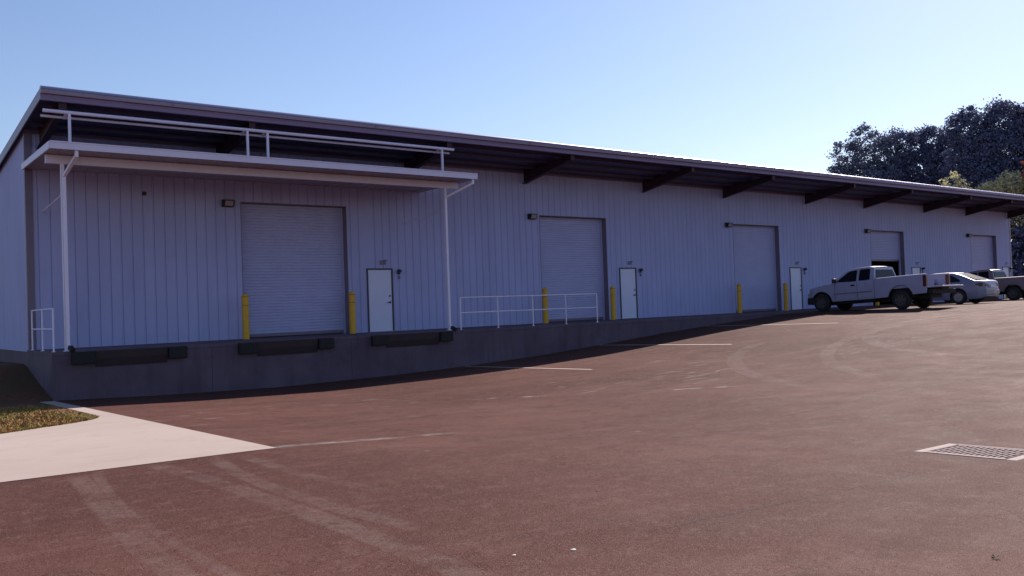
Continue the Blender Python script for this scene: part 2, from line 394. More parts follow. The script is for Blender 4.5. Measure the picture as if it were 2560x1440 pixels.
HY = [-14, -8, -6, -4, -2.9, -2.5, -1.3, -.3, .7, 5, 60]; HV = [.004, .004, .004, .006, .02, .10, .34, .56, .80, .74, .74]
def hz(x, y): return gz(x, y) + float(np.interp(y, HY, HV)) * (1 if x > 0 else float(np.interp(x, [-12, 0], [.7, 1])))
mb = MB(); cols = [-60, -30, -15, -8, -4, -2, -1, 0, .5, 1, 1.5, 2, 2.36, 2.74, 3.14, 3.4, 3.57, 3.8, 3.97, 4.1, 4.2, 4.265]
rows = []
for x in cols:
    y0 = edge_y(x)+.005; rows.append([(x, y, hz(x, y)+.01*math.sin(x*5+y*3)) for y in [y0+(-2.9-y0)*i/14 for i in range(15)]+[-2.9+6*i/16 for i in range(1, 17)]+[6, 12, 25, 50]])
for a, b in zip(rows, rows[1:]):
    for i in range(len(a)-1): mb.quad(a[i], b[i], b[i+1], a[i+1])
ly = rows[-1]
for i in range(14, len(ly)-1):       # fill between the verge and the dock side
    p, q = ly[i], ly[i+1]; mb.quad(p, (4.62, p[1], hz(4.6, p[1])), (4.62, q[1], hz(4.6, q[1])), q)
tag(mb.build('verge', M['soil'], smooth=60), kind='structure', label='bare earth and grass bank beside the dock')
# dry grass tufts
rng_ = np.random.default_rng(3); V = []; F = []
for i in range(26000):
    x = rng_.uniform(-1.5, 4.25); y0 = edge_y(x); y = y0 + (rng_.uniform(0, 1)**1.3)*(-4.2-y0)
    if rng_.uniform() < .12: y = y0 + rng_.uniform(0, .15)
    z = hz(x, y)-.005; h = rng_.uniform(.02, .055)*(1 if x < 3.9 else .5); an = rng_.uniform(0, 6.28); wd = rng_.uniform(.008, .02)
    dx, dy = math.cos(an)*wd, math.sin(an)*wd; lx, ly_ = rng_.normal(0, .03, 2); n = len(V)
    V += [(x-dx, y-dy, z), (x+dx, y+dy, z), (x+lx, y+ly_, z+h)]; F.append((n, n+1, n+2))
me = bpy.data.meshes.new('grass'); me.from_pydata(V, [], F); me.materials.append(M['grass'])
g = bpy.data.objects.new('grass', me); COL.objects.link(g); tag(g, 'dry yellow-green grass strip at the edge of the concrete apron', 'grass', kind='stuff')

# parking lines
for i, x in enumerate((16.79, 22.85, 28.92, 35.0, 41.1, 47.2)):
    grid_sheet('parking_line', [x-.05, x+.05], lambda q: (-9.0, -2.98), 30, .006, M['line'])
for o in [o for o in COL.objects if o.name.startswith('parking_line')]: tag(o, kind='structure', label='thin white parking line')

# ------------------------------------------------------------------ warehouse
X0, X1, DEPTH = 4.6, 64.8, 25.0
def rz(y): return 6.09 - .12*y                      # top of the roof
DX = [10.55, 22.66, 34.72, 46.92, 58.96]; DW, DH = 3.66, 4.27
PX = [14.90, 26.99, 39.15, 51.33, 63.35]; PW, PH = 1.02, 2.18
whs = tag(empty('warehouse', (X0, 0, 0)), 'long pale grey metal warehouse with roll-up doors and overhanging eave', 'warehouse')
WO = Matrix.Translation((-X0, 0, 0))
def part(mb, name, m, parent=whs, **k):
    o = mb.build(name, m, parent, **k)
    if parent is whs: o.data.transform(WO)
    return o
def ribs_between(a, b, holes_edges):
    """profile points (x, y) of the siding from a to b: narrow ribs with a joint groove"""
    pts = [(a, 0.0)]; x = math.ceil(a/.305)*.305
    while x < b-.06:
        if x > a+.06 and all(abs(x-e) > .06 for e in holes_edges):
            pts += [(x-.030, 0), (x-.022, -.007), (x-.004, -.007), (x+.001, .018), (x+.015, .018), (x+.018, 0)]
        x += .305
    pts.append((b, 0.0)); return pts
def siding(a, b, top, bot, openings, tf):
    """tf(u, d, z) -> xyz. openings: (u0, u1, z0, z1)"""
    edges = sorted([e for o in openings for e in o[:2]]); pts = ribs_between(a, b, edges)
    for e in edges: pts.append((e, 0.0))
    pts.sort(key=lambda q: q[0]); mb = MB()
    for p, q in zip(pts, pts[1:]):
        if q[0]-p[0] < 1e-6: continue
        mx = (p[0]+q[0])/2; cuts = sorted([(o[2], o[3]) for o in openings if o[0] < mx < o[1]]); z = None; seg = []
        lo = bot
        for c0, c1 in cuts:
            if c0 > lo+1e-4: seg.append((lo, c0))
            lo = c1
        seg.append((lo, None))
        for z0, z1 in seg:
            za = top(p[0]) if z1 is None else z1; zb = top(q[0]) if z1 is None else z1
            mb.quad(tf(p[0], p[1], z0), tf(q[0], q[1], z0), tf(q[0], q[1], zb), tf(p[0], p[1], za))
    return mb
ops = [(x, x+DW, 0.0, DH) for x in DX] + [(x, x+PW, 0.0, PH) for x in PX]
part(siding(X0+.12, X1, lambda u: 6.0, 0.0, ops, lambda u, d, z: (u, d, z)), 'front_wall', M['wall'])
part(siding(0.0, DEPTH, lambda u: rz(u)-.05, -.05, [], lambda u, d, z: (X0+d+.02, u, z)), 'side_wall', M['wall'])
part(siding(0.0, DEPTH, lambda u: rz(u)-.05, -.05, [], lambda u, d, z: (X1-d, u, z)), 'side_wall', M['wall'])
part(MB().box(X0, X1, DEPTH-.2, DEPTH, 0, rz(DEPTH)-.1), 'back_wall', M['wall'])
part(MB().box(X0+.3, X1-.2, .31, DEPTH-.2, -.15, .004), 'floor', M['inside'])
part(MB().prism([(X0-.014, -.035), (X0+.17, -.035), (X0+.17, 0), (X0+.004, .0), (X0+.004, .10), (X0-.014, .10)], 2, 0.0, 6.0), 'corner_trim', M['trim'])
part(MB().box(X1-.12, X1+.01, -.03, 0, 0, 6.0), 'corner_trim', M['canopy_under'])
part(MB().box(X0, X0+.3, .002, DEPTH, -1.6, -.05), 'foundation', M['concrete'])
# roof deck, fascia, gutter
yr = -2.9; ze = rz(yr)
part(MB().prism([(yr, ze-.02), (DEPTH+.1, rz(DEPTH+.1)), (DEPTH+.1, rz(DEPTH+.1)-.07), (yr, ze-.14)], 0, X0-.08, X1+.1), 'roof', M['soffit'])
part(MB().prism([(yr, ze-.015), (DEPTH+.1, rz(DEPTH+.1)+.005), (DEPTH+.1, rz(DEPTH+.1)+.03), (yr, ze+.012)], 0, X0-.10, X1+.12), 'roof_sheet', M['roof'])
rk = MB().prism([(yr-.02, ze+.015), (DEPTH, rz(DEPTH)+.03), (DEPTH, rz(DEPTH)-.20), (yr-.02, ze-.24)], 0, X0-.125, X0-.10)
part(rk, 'rake_trim', M['gutter'])
# gutter with a rounded lip on top, fascia board below
gp = [(yr-.02, ze-.13)] + [(yr-.13, ze-.12)] + [(yr-.155, ze-.05)]
for k in range(0, 9):
    a = math.pi - k*math.pi/2/8*1.25; gp.append((yr-.105+.05*math.cos(a), ze-.035+.035*math.sin(a)))
gp += [(yr-.02, ze-.0)]
part(MB().prism(gp, 0, X0-.13, X1+.12), 'gutter', M['gutter'], smooth=40)
dp = [(yr-.02, ze-.02)]+[(yr-.10+.075*math.cos(math.pi-k*math.pi/12), ze-.018+.075*math.sin(math.pi-k*math.pi/12)) for k in range(0, 9)]+[(yr-.02, ze+.03)]
part(MB().prism(dp, 0, X0-.135, X1+.125), 'glare_edge', M['glare'], smooth=60)  # extra rounded edge, added and shaped to catch sun glare along the eave
part(MB().prism([(yr-.015, ze-.135), (yr-.09, ze-.14), (yr-.07, ze-.20), (yr-.075, ze-.275), (yr-.03, ze-.285), (yr-.015, ze-.27)], 0, X0-.12, X1+.11), 'fascia', M['fascia'])
for k in range(0, 10):                     # gutter joint straps
    x = X0+3+k*6.1
    part(MB().box(x-.02, x+.02, yr-.162, yr-.155, ze-.11, ze-.02), 'gutter_strap', M['fascia'])
# exposed steel rafters under the eave
RX = [4.98, 9.84, 16.53, 21.95, 28.60, 34.07, 40.73, 46.33, 53.0, 58.4, 64.45]
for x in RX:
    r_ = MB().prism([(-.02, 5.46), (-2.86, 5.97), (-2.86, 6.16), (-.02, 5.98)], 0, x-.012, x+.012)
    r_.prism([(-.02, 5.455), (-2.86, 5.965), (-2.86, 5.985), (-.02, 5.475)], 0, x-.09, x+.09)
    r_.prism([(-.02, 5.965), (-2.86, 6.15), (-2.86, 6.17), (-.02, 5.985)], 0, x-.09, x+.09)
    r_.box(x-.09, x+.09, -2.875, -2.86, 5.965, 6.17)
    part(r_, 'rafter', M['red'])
for y in (-.75, -1.55, -2.35):
    zt = rz(y)-.075-.02
    p_ = MB().prism([(y-.004, zt), (y-.004, zt-.145), (y+.06, zt-.145), (y+.06, zt-.135), (y+.004, zt-.135), (y+.004, zt)], 0, X0+.05, X1)
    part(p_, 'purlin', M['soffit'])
part(MB().box(X0+.02, X1, -.05, -.005, 5.86, 6.0), 'wall_top_trim', M['trim'])

# roll-up doors
for i, x in enumerate(DX):
    zb = .03 if i != 3 else 2.53
    prof = []; z = zb+.09; y = .30
    while z < DH+.15: prof += [(y, z), (y-.016, z+.012), (y-.016, z+.070), (y, z+.082)]; z += .094
    cb = MB()
    for p, q in zip(prof, prof[1:]): cb.quad((x+.03, p[0], p[1]), (x+DW-.03, p[0], p[1]), (x+DW-.03, q[0], q[1]), (x+.03, q[0], q[1]))
    cur = part(cb, 'roll_up_door', M['curtain'])
    cur['label'] = ['roll-up door under the canopy', 'roll-up door behind the long railing', 'third roll-up door, left of the parked pickup', 'half-raised roll-up door over a dark opening', 'farthest roll-up door'][i]
    bb = MB().box(x+.03, x+DW-.03, .27, .315, zb, zb+.09).build('bottom_bar', M['trim'], cur); bb.data.transform(WO)
    jt = MB()
    jt.prism([(x, 0), (x, DH), (x+DW, DH), (x+DW, 0), (x+DW-.02, 0), (x+DW-.02, DH-.02), (x+.02, DH-.02), (x+.02, 0)], 1, -.006, .33)
    fr = jt.build('door_jamb', M['trim'], cur); fr.data.transform(WO)
    for ga in (x+.02, x+DW-.09): gd = MB().box(ga, ga+.07, .24, .33, 0, DH-.02).build('door_guide', M['curtain'], cur); gd.data.transform(WO)
    if i == 3: pass
# walk doors
for i, x in enumerate(PX):
    d = part(MB().box(x+.055, x+PW-.055, -.004, .05, .015, PH-.055), 'walk_door', M['white_door'], bevel=.004)
    f = MB().prism([(x, 0), (x, PH), (x+PW, PH), (x+PW, 0), (x+PW-.05, 0), (x+PW-.05, PH-.05), (x+.05, PH-.05), (x+.05, 0)], 1, -.03, .06).build('door_frame', M['frame'], d); f.data.transform(WO)
    hx = x+PW-.14
    h = MB().lathe([(0, -.01), (.035, -.01), (.035, .012), (0, .012)], (0, 0, 0), 0, 16)
    h.v = [(hx+q[1], -.02+q[0], 1.0+q[2]) for q in h.v]
    h.box(hx-.12, hx+.01, -.06, -.045, .99, 1.015).box(hx-.008, hx+.008, -.05, -.01, .99, 1.012)
    h = h.build('handle', M['black'], d); h.data.transform(WO)
    k = MB().lathe([(0, -.01), (.03, -.01), (.03, .012), (0, .012)], (0, 0, 0), 0, 16); k.v = [(hx+q[1], -.02+q[0], 1.22+q[2]) for q in k.v]
    k = k.build('deadbolt', M['black'], d); k.data.transform(WO)
    th = MB().box(x, x+PW, -.08, .05, 0, .014).build('threshold', M['chrome'], d); th.data.transform(WO)

# ------------------------------------------------------------------ loading dock
yd = -2.9
dock = tag(empty('loading_dock', (X0, yd, 0)), 'long raised concrete loading dock along the warehouse front', 'loading dock')
DO = Matrix.Translation((-X0, -yd, 0))
def dpart(mb, name, m, parent=None, **k):
    o = mb.build(name, m, parent or dock, **k); o.data.transform(DO); return o
dpart(MB().box(X0, X1+.05, yd, .0015, -1.7, -.10), 'dock_wall', M['concrete'])
dpart(MB().box(X0-.004, X1+.06, yd-.012, .31, -.10, -.002), 'dock_slab', M['concrete'], bevel=.008)
for a, b in ((5.01, 7.81), (9.22, 12.08), (13.36, 16.31)):
    w1 = .54; dpart(MB().box(a, a+w1, yd-.16, yd-.014, -.33, -.02), 'dock_bumper', M['rubber'], bevel=.02)
    dpart(MB().box(b-.47, b, yd-.16, yd-.014, -.33, -.02), 'dock_bumper', M['rubber'], bevel=.02)
    lp = MB().prism([(yd-.014, -.02), (yd-.09, -.03), (yd-.07, -.22), (yd-.02, -.42), (yd-.014, -.42)], 0, a+w1+.02, b-.49)
    dpart(lp, 'leveler_lip', M['steel_dark'])
    for q in (a+.1, a+.44, b-.38, b-.1):
        for z in (-.1, -.26): dpart(MB().box(q-.015, q+.015, yd-.168, yd-.158, z-.015, z+.015), 'bumper_bolt', M['steel_dark'])
for xj in (8.5, 12.7, 18.0, 24.0): dpart(MB().box(xj, xj+.008, yd-.003, yd+.001, -1.3, -.11), 'control_joint', M['steel_dark'])

# bollards
BO = [(10.42, 'yellow bollard at the left jamb of the roll-up door under the canopy'), (14.05, 'yellow bollard between the canopy roll-up door and its white walk door'),
      (22.40, 'yellow bollard behind the long white railing'), (26.07, 'yellow bollard just right of the long railing, beside the second white door'),
      (34.37, 'yellow bollard at the left jamb of the third roll-up door'), (38.03, 'yellow bollard right of the third roll-up door, beside a white door'),
      (46.5, 'yellow bollard mostly hidden behind the parked pickup truck, left of the half-raised door'), (50.3, 'yellow bollard behind the pickup truck bed, right of the half-raised door'),
      (58.6, 'yellow bollard left of the farthest roll-up door'), (62.75, 'farthest yellow bollard, behind the brown pickup')]
bol = tag(empty('bollard', (BO[0][0], -.5, 0)), BO[0][1], 'bollard', 'yellow bollards guarding the roll-up doors')
pr = [(.0, .0), (.105, .0), (.105, 1.018)]
MB().lathe(pr, (0, 0, 0), 2, 24).build('post', M['yellow'], bol, smooth=40)
MB().lathe([(.105, 1.032), (.106, 1.282)], (0, 0, 0), 2, 24).build('sleeve', M['yellow'], bol, smooth=40)
MB().lathe([(.106, 1.296), (.105, 1.31), (.095, 1.34), (.07, 1.37), (.035, 1.385), (0, 1.39)], (0, 0, 0), 2, 24).build('cap', M['yellow'], bol, smooth=50)
for zr_ in (1.016, 1.280): MB().lathe([(.101, zr_), (.101, zr_+.018)], (0, 0, 0), 2, 24).build('joint_ring', M['black'], bol, smooth=40)
for x, lb in BO[1:]:
    c = copy_tree(bol); c.location = (x, -.5, 0 if x < 60 else 0); c['label'] = lb

# handrails
def rail(pts, z, label, name='handrail'):
    root = tag(empty(name, (pts[0][0], pts[0][1], z)), label, 'railing', 'white pipe railings on the dock')
    o = Vector((pts[0][0], pts[0][1], z))
    P = [Vector((p[0], p[1], z))-o for p in pts]
    for p in P: MB().tube(p, p+Vector((0, 0, 1.05)), .021, 10).build('post', M['pipe'], root, smooth=40)
    for hgt in (1.06, .56): MB().tube(P[0]+Vector((0, 0, hgt)), P[-1]+Vector((0, 0, hgt)), .021, 10).build('rail', M['pipe'], root, smooth=40)
    for p in P: MB().tube(p, p+Vector((0, 0, .012)), .05, 10).build('base_plate', M['pipe'], root, smooth=40)
    return root
rail([(16.78+1.54*k, -2.82) for k in range(5)], 0, 'long five-post white pipe railing on the dock edge')
rail([(4.66, -2.78), (4.66, -1.45), (4.66, -.12)], 0, 'short white pipe railing at the left end of the dock')

# ------------------------------------------------------------------ canopy
cn = tag(empty('canopy', (X0, -1.8, 0)), 'flat white metal canopy over the first roll-up door, on two posts', 'canopy')
CO = Matrix.Translation((-X0, 1.8, 0))
def cpart(mb, name, m, parent=None, **k):
    o = mb.build(name, m, parent or cn, **k); o.data.transform(CO); return o
CX0, CX1, CY = 4.53, 17.08, -3.6
def cz(y): return 4.88 + .03*(y/CY)             # underside, a little higher at the front
dk = [(CX0+.02, 4.985), (CX0+.02, 4.90)]; x = CX0+.3
while x < CX1-.1: dk += [(x-.016, 4.90), (x-.010, 4.876), (x+.010, 4.876), (x+.016, 4.90)]; x += .41
dk += [(CX1-.02, 4.90), (CX1-.02, 4.985)]
deck = MB().prism(dk, 1, CY+.02, -.03)
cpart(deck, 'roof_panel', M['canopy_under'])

cpart(MB().prism([(CY-.02, 4.875), (CY+.018, 4.875), (CY+.018, 5.055), (CY-.035, 5.06), (CY-.035, 5.03), (CY-.02, 5.03)], 0, CX0, CX1), 'front_fascia', M['canopy'])
cpart(MB().prism([(-.04, 4.855), (CY+.019, 4.875), (CY+.019, 5.055), (-.04, 5.015)], 0, CX0-.02, CX0+.018), 'end_fascia', M['canopy'])
cpart(MB().prism([(-.04, 4.855), (CY+.019, 4.875), (CY+.019, 5.055), (-.04, 5.015)], 0, CX1-.018, CX1+.02), 'end_fascia', M['canopy'])
cpart(MB().box(4.60, 16.92, -2.72, -2.60, 4.66, 4.868), 'beam', M['canopy'])
for x in (5.0, 16.45):
    cpart(MB().box(x-.065, x+.015, -2.71, -2.62, 0.012, 4.66).box(x-.09, x+.09, -2.76, -2.56, 0, .012), 'post', M['pipe'])
for x, xg in ((4.99, 5.12), (16.37, 16.93)):       # downspouts with a black boot at the foot
    d = MB()
    def rbar(a, b): d.bar(a, b, .078, .06)
    rbar((xg, -3.54, 4.87), (xg, -3.54, 4.72)); rbar((xg, -3.54, 4.74), (x, -2.77, 4.34)); rbar((x, -2.77, 4.37), (x, -2.77, .14))
    rbar((x, -2.77, .16), (x+.02, -2.86, .09))
    dn = cpart(d, 'downspout', M['pipe'])
    cpart(MB().bar((x+.02, -2.86, .10), (x+.05, -3.03, .02), .10, .10), 'outlet', M['rubber'], dn)
    cpart(MB().tube((x, -2.6, 3.92), (x, -.01, 3.74), .018, 8), 'tie_rod', M['pipe'])
# hanger frame up to the rafter tips
for y, z in ((-2.85, 5.93), (-2.58, 5.85)):
    cpart(MB().tube((4.54, y, z), (16.70, y, z), .046 if y < -2.7 else .034, 12), 'top_bar', M['pipe'], smooth=40)
for x in (5.13, 9.70, 10.29, 16.24):
    cpart(MB().bar((x, -2.85, 4.93), (x, -2.85, 5.93), .06, .06), 'hanger_post', M['pipe'])
    cpart(MB().bar((x-.06, -2.88, 5.92), (x-.06, -2.52, 5.84), .05, .05), 'cross_link', M['pipe'])

# ------------------------------------------------------------------ lamps and little wall fittings
wl = tag(empty('wall_light', (DX[0]-.42, -.02, 4.19)), 'x', 'wall light', 'flood lights by the roll-up doors')
MB().prism([(0, -.11), (0, .11), (-.11, .11), (-.22, .09), (-.15, -.11)], 0, -.17, .17).build('housing', M['black'], wl, bevel=.008)
lz = MB(); lz.slab([(-.125, -.2235, .062), (.125, -.2235, .062), (.125, -.167, -.085), (-.125, -.167, -.085)], [(-.125, -.2215, .062), (.125, -.2215, .062), (.125, -.165, -.085), (-.125, -.165, -.085)])
lz.build('lens', M['lens'], wl)
LL = ['black flood light left of the roll-up door under the canopy', 'black flood light left of the second roll-up door', 'black flood light left of the third roll-up door',
      'black flood light left of the half-raised roll-up door', 'black flood light left of the farthest roll-up door']
for i, x in enumerate(DX):
    c = wl if i == 0 else copy_tree(wl); c.location = (x-.42, -.005, 4.19); c['label'] = LL[i]
dl = tag(empty('door_light', (0, 0, 0)), 'x', 'door light', 'small lights beside the white walk doors')
MB().box(-.05, .05, -.03, 0, -.06, .12).build('back_box', M['black'], dl, bevel=.004)
MB().lathe([(0, .06), (.05, .05), (.075, .0), (.08, -.05), (.0, -.055)], (-.02, -.10, .06), 2, 14).build('shade', M['black'], dl, smooth=40)
MB().box(-.02, .03, -.04, 0, -.22, -.10).build('sensor', M['sign'], dl)
sg = tag(empty('number_plate', (0, 0, 0)), 'x', 'sign', 'small plates above the white walk doors')
MB().box(-.11, .11, -.012, 0, -.07, .07).build('plate', M['sign'], sg)
MB().box(.02, .13, -.07, -.012, .05, .075).build('hood', M['frame'], sg)
DN = ['the white door under the canopy', 'the white door right of the long railing', 'the white door left of the parked pickup', 'the white door showing over the pickup bed', 'the farthest walk door']
for i, x in enumerate(PX):
    c = dl if i == 0 else copy_tree(dl); c.location = (x+PW+.24 if i < 4 else x+PW+.16, -.02, 2.02); c['label'] = 'small dark wall light right of ' + DN[i]
    c = sg if i == 0 else copy_tree(sg); c.location = (x+.64, -.02, 2.38); c['label'] = 'small grey plate above ' + DN[i]
vt = MB().lathe([(0, -.05), (.055, -.05), (.06, -.02), (.06, 0.0)], (0, 0, 0), 0, 16); vt.v = [(q[1], q[0], q[2]) for q in vt.v]
v_ = vt.build('vent_cap', M['black'], smooth=40); v_.location = (7.68, -.005, 4.38); tag(v_, 'small round black cap on the wall under the canopy', 'vent')

# ------------------------------------------------------------------ drain inlet
x0, x1, y0, y1 = GR; xm, ym = (x0+x1)/2, (y0+y1)/2; zc = gz(xm, ym) + .006
dr = tag(empty('storm_drain', ((x0+x1)/2, (y0+y1)/2, zc)), 'cast iron storm drain grate in a pale concrete frame', 'drain')
TM = Matrix.Translation((-(x0+x1)/2, -(y0+y1)/2, -zc))
dr.rotation_euler = (math.atan((gz(xm, y1)-gz(xm, y0))/(y1-y0)), -math.atan((gz(x1, ym)-gz(x0, ym))/(x1-x0)), 0)
def rpart(mb, name, m, **k):
    o = mb.build(name, m, dr, **k); o.data.transform(TM); return o
for ya_, yb_ in ((y1-.10, y1+.01), (y0-.01, y0+.10)): rpart(MB().box(x0-.005, x1+.005, ya_, yb_, zc-.12, zc), 'concrete_frame', M['grate_edge'], bevel=.01)
for xa_, xb_ in ((x0-.005, x0+.03), (x1-.03, x1+.005)): rpart(MB().box(xa_, xb_, y0+.10, y1-.10, zc-.1, zc+.002), 'iron_frame', M['grate_edge'])
gb = MB(); n_s = 14; gy0, gy1 = y0+.115, y1-.115; gx0, gx1 = x0+.04, x1-.04; pit_ = (gy1-gy0)/n_s
cx = [gx0, gx0+.05]; nc = 4; cw = (gx1-gx0-.05*2)/nc
gb.box(gx0, gx0+.05, gy0, gy1, zc-.03, zc); gb.box(gx1-.05, gx1, gy0, gy1, zc-.03, zc)
for k in range(1, nc): gb.box(gx0+.05+cw*k-.011, gx0+.05+cw*k+.011, gy0, gy1, zc-.03, zc-.001)
for k in range(n_s+1):
    yy = gy0+pit_*k; h_ = .012; gb.box(gx0+.05, gx1-.05, max(yy-h_, gy0), min(yy+h_, gy1), zc-.03, zc-.0005)
rpart(gb, 'grate', M['cast_iron'])
pb_ = MB(); pb_.box(x0-.02, x0, y0-.02, y1+.02, zc-.9, zc-.03); pb_.box(x1, x1+.02, y0-.02, y1+.02, zc-.9, zc-.03); pb_.box(x0, x1, y0-.02, y0, zc-.9, zc-.03); pb_.box(x0, x1, y1, y1+.02, zc-.9, zc-.03); pb_.box(x0, x1, y0, y1, zc-.92, zc-.9)
rpart(pb_, 'pit', M['pit'])

# pebbles and a leaf lying on the asphalt
def stone(x, y, s, m, name, label, cat):
    b = MB(); rr = random.Random(int(x*100)); n = 9
    b.lathe([(0, .0), (s*.8, .001), (s, s*.25), (s*.7, s*.5), (0, s*.55)], (0, 0, 0), 2, n)
    b.v = [(q[0]*1.5*(1+.12*math.sin(7*q[1]/s)), q[1], q[2]) for q in b.v]
    o = b.build(name, m, smooth=50); o.location = (x, y, gz(x, y)+.001); tag(o, label, cat); return o
stone(3.80, -22.66, .014, M['pebble'], 'pebble', 'white pebble on the foreground asphalt, the larger of two', 'pebble')
stone(3.46, -22.48, .010, M['pebble'], 'pebble', 'smaller white pebble on the foreground asphalt, left of the larger one', 'pebble')
stone(5.32, -21.28, .012, M['leaf_dead'], 'bark_chip', 'small dark chip on the asphalt in the middle foreground', 'debris')
lf = MB(); rr = random.Random(5)
for k in range(7):
    a = k*.9; r_ = .018+.012*rr.random(); lf.poly([(0, 0, .004), (r_*math.cos(a-.25), r_*math.sin(a-.25), .006+.008*rr.random()), (r_*1.3*math.cos(a), r_*1.3*math.sin(a), .004+.016*rr.random()), (r_*math.cos(a+.25), r_*math.sin(a+.25), .01)])
o = lf.build('dead_leaf', M['leaf_dead']); o.location = (5.41, -24.55, gz(5.41, -24.55)+.002); tag(o, 'curled dark dead leaf on the asphalt, lower right', 'leaf')

# ------------------------------------------------------------------ vehicles (built nose towards +Y, rear axle at the origin)
def shell(ys, top, bot, hw, shoulder=.06, belt_in=.03, crown=.02, ns=6, zc=.7, zr=.5):
    """closed hull: one section per station y"""
    mb = MB(); secs = []
    for y in ys:
        t, b, h = top(y), bot(y), hw(y); sh = max(t-shoulder, b+.01); half = []
        half.append((h*.55, b)); half.append((h-.03, b))
        for k in range(ns+1):
            z = b+.02+(sh-b-.02)*k/ns; q = (z-zc)/zr
            half.append((h*(1-belt_in*q*q), z))
        xr = half[-1][0]; rr = min(shoulder, max(t-sh, .001))
        for k in range(1, 4):
            a = k*math.pi/2/3; half.append((xr-rr*(1-math.cos(a)), sh+(t-sh)*math.sin(a)))
        xr = half[-1][0]
        for k in range(1, 4): half.append((xr*(1-k/4), t+crown*(1-(1-k/4)**2)))
        sec = [(x, y, z) for x, z in half] + [(0, y, t+crown)] + [(-x, y, z) for x, z in reversed(half)]
        secs.append(sec)
    n = len(secs[0])
    for s in secs: mb.v += s
    for i in range(len(secs)-1):
        for j in range(n):
            k = (j+1) % n; mb.f.append((i*n+j, i*n+k, (i+1)*n+k, (i+1)*n+j)); mb.m.append(0)
    mb.f.append(tuple(range(n))); mb.m.append(0); mb.f.append(tuple((len(secs)-1)*n+j for j in reversed(range(n)))); mb.m.append(0)
    return mb
def pl(pts):
    xs = [p[0] for p in pts]; ys = [p[1] for p in pts]
    return lambda v: float(np.interp(v, xs, ys))
def arch_bot(sill, axles, r, zc):
    def f(y):
        b = sill(y)
        for a in axles:
            if abs(y-a) < r: b = max(b, zc + math.sqrt(r*r-(y-a)**2))
        return b
    return f
def stations(a, b, axles, r, st=.12, extra=()):
    s = set(np.round(np.arange(a, b, st), 4)) | {a, b} | set(extra)
    for c in axles:
        for k in range(0, 19):
            y = c - r*math.cos(math.pi*k/18)
            if a < y < b: s.add(round(y, 4))
        for e in (-r-.002, r+.002):
            if a < c+e < b: s.add(c+e)
    return sorted(q for q in s if a <= q <= b)
def wheel(parent, x, y, z, r, wd, side, rimm, spokes=6, name='wheel'):
    """side -1: outer face towards -X"""
    hub = empty(name, (x, y, z)); hub.parent = parent
    prof = [(r*.62, -wd/2), (r*.9, -wd/2), (r*.97, -wd/2+.02), (r, -wd/2+.05), (r, wd/2-.05), (r*.97, wd/2-.02), (r*.9, wd/2), (r*.62, wd/2)]
    MB().lathe(prof, (0, 0, 0), 0, 32).build('tyre', M['tyre'], hub, smooth=40)
    s = side; rm = MB().lathe([(r*.63, s*wd*.48), (r*.58, s*wd*.46), (r*.56, s*wd*.2), (0, s*wd*.2)], (0, 0, 0), 0, 32)
    for k in range(spokes):
        a = 2*math.pi*k/spokes; c, q = math.cos(a), math.sin(a); w0, w1 = r*.10, r*.075
        pts = [(.12*r, -w0), (.58*r, -w1), (.58*r, w1), (.12*r, w0)]
        P = [(s*wd*.40, u*c-v*q, u*q+v*c) for u, v in pts]; Q = [(s*wd*.25, u*c-v*q, u*q+v*c) for u, v in pts]
        rm.poly(P); 
        for i in range(4): rm.quad(P[i], P[(i+1) % 4], Q[(i+1) % 4], Q[i])
    rm.lathe([(r*.16, s*wd*.25), (r*.16, s*wd*.43), (0, s*wd*.45)], (0, 0, 0), 0, 16)
    rm.build('rim', rimm, hub, smooth=35)
    return hub
def pane(parent, outline, xf, name='window', m=None, off=.006, both=True):
    """side glass: outline in (y, z); xf(z) gives half width there"""
    for s in ((-1, 1) if both else (-1,)):
        b = MB().slab([(s*(xf(z)+off), y, z) for y, z in outline], [(s*(xf(z)+off-.012), y, z) for y, z in outline])
        b.build(name, m or M['glass'], parent)
def rounded(pts, r=.04, n=3):
    out = []; k = len(pts)
    for i in range(k):
        p = Vector(pts[i]); a = (Vector(pts[i-1])-p); c = (Vector(pts[(i+1) % k])-p)
        ra = min(r, a.length*.45); rc = min(r, c.length*.45); A = p+a.normalized()*ra; C = p+c.normalized()*rc
        for j in range(n+1):
            t = j/n; out.append(tuple(A*(1-t)**2 + p*2*t*(1-t) + C*t*t))
    return out

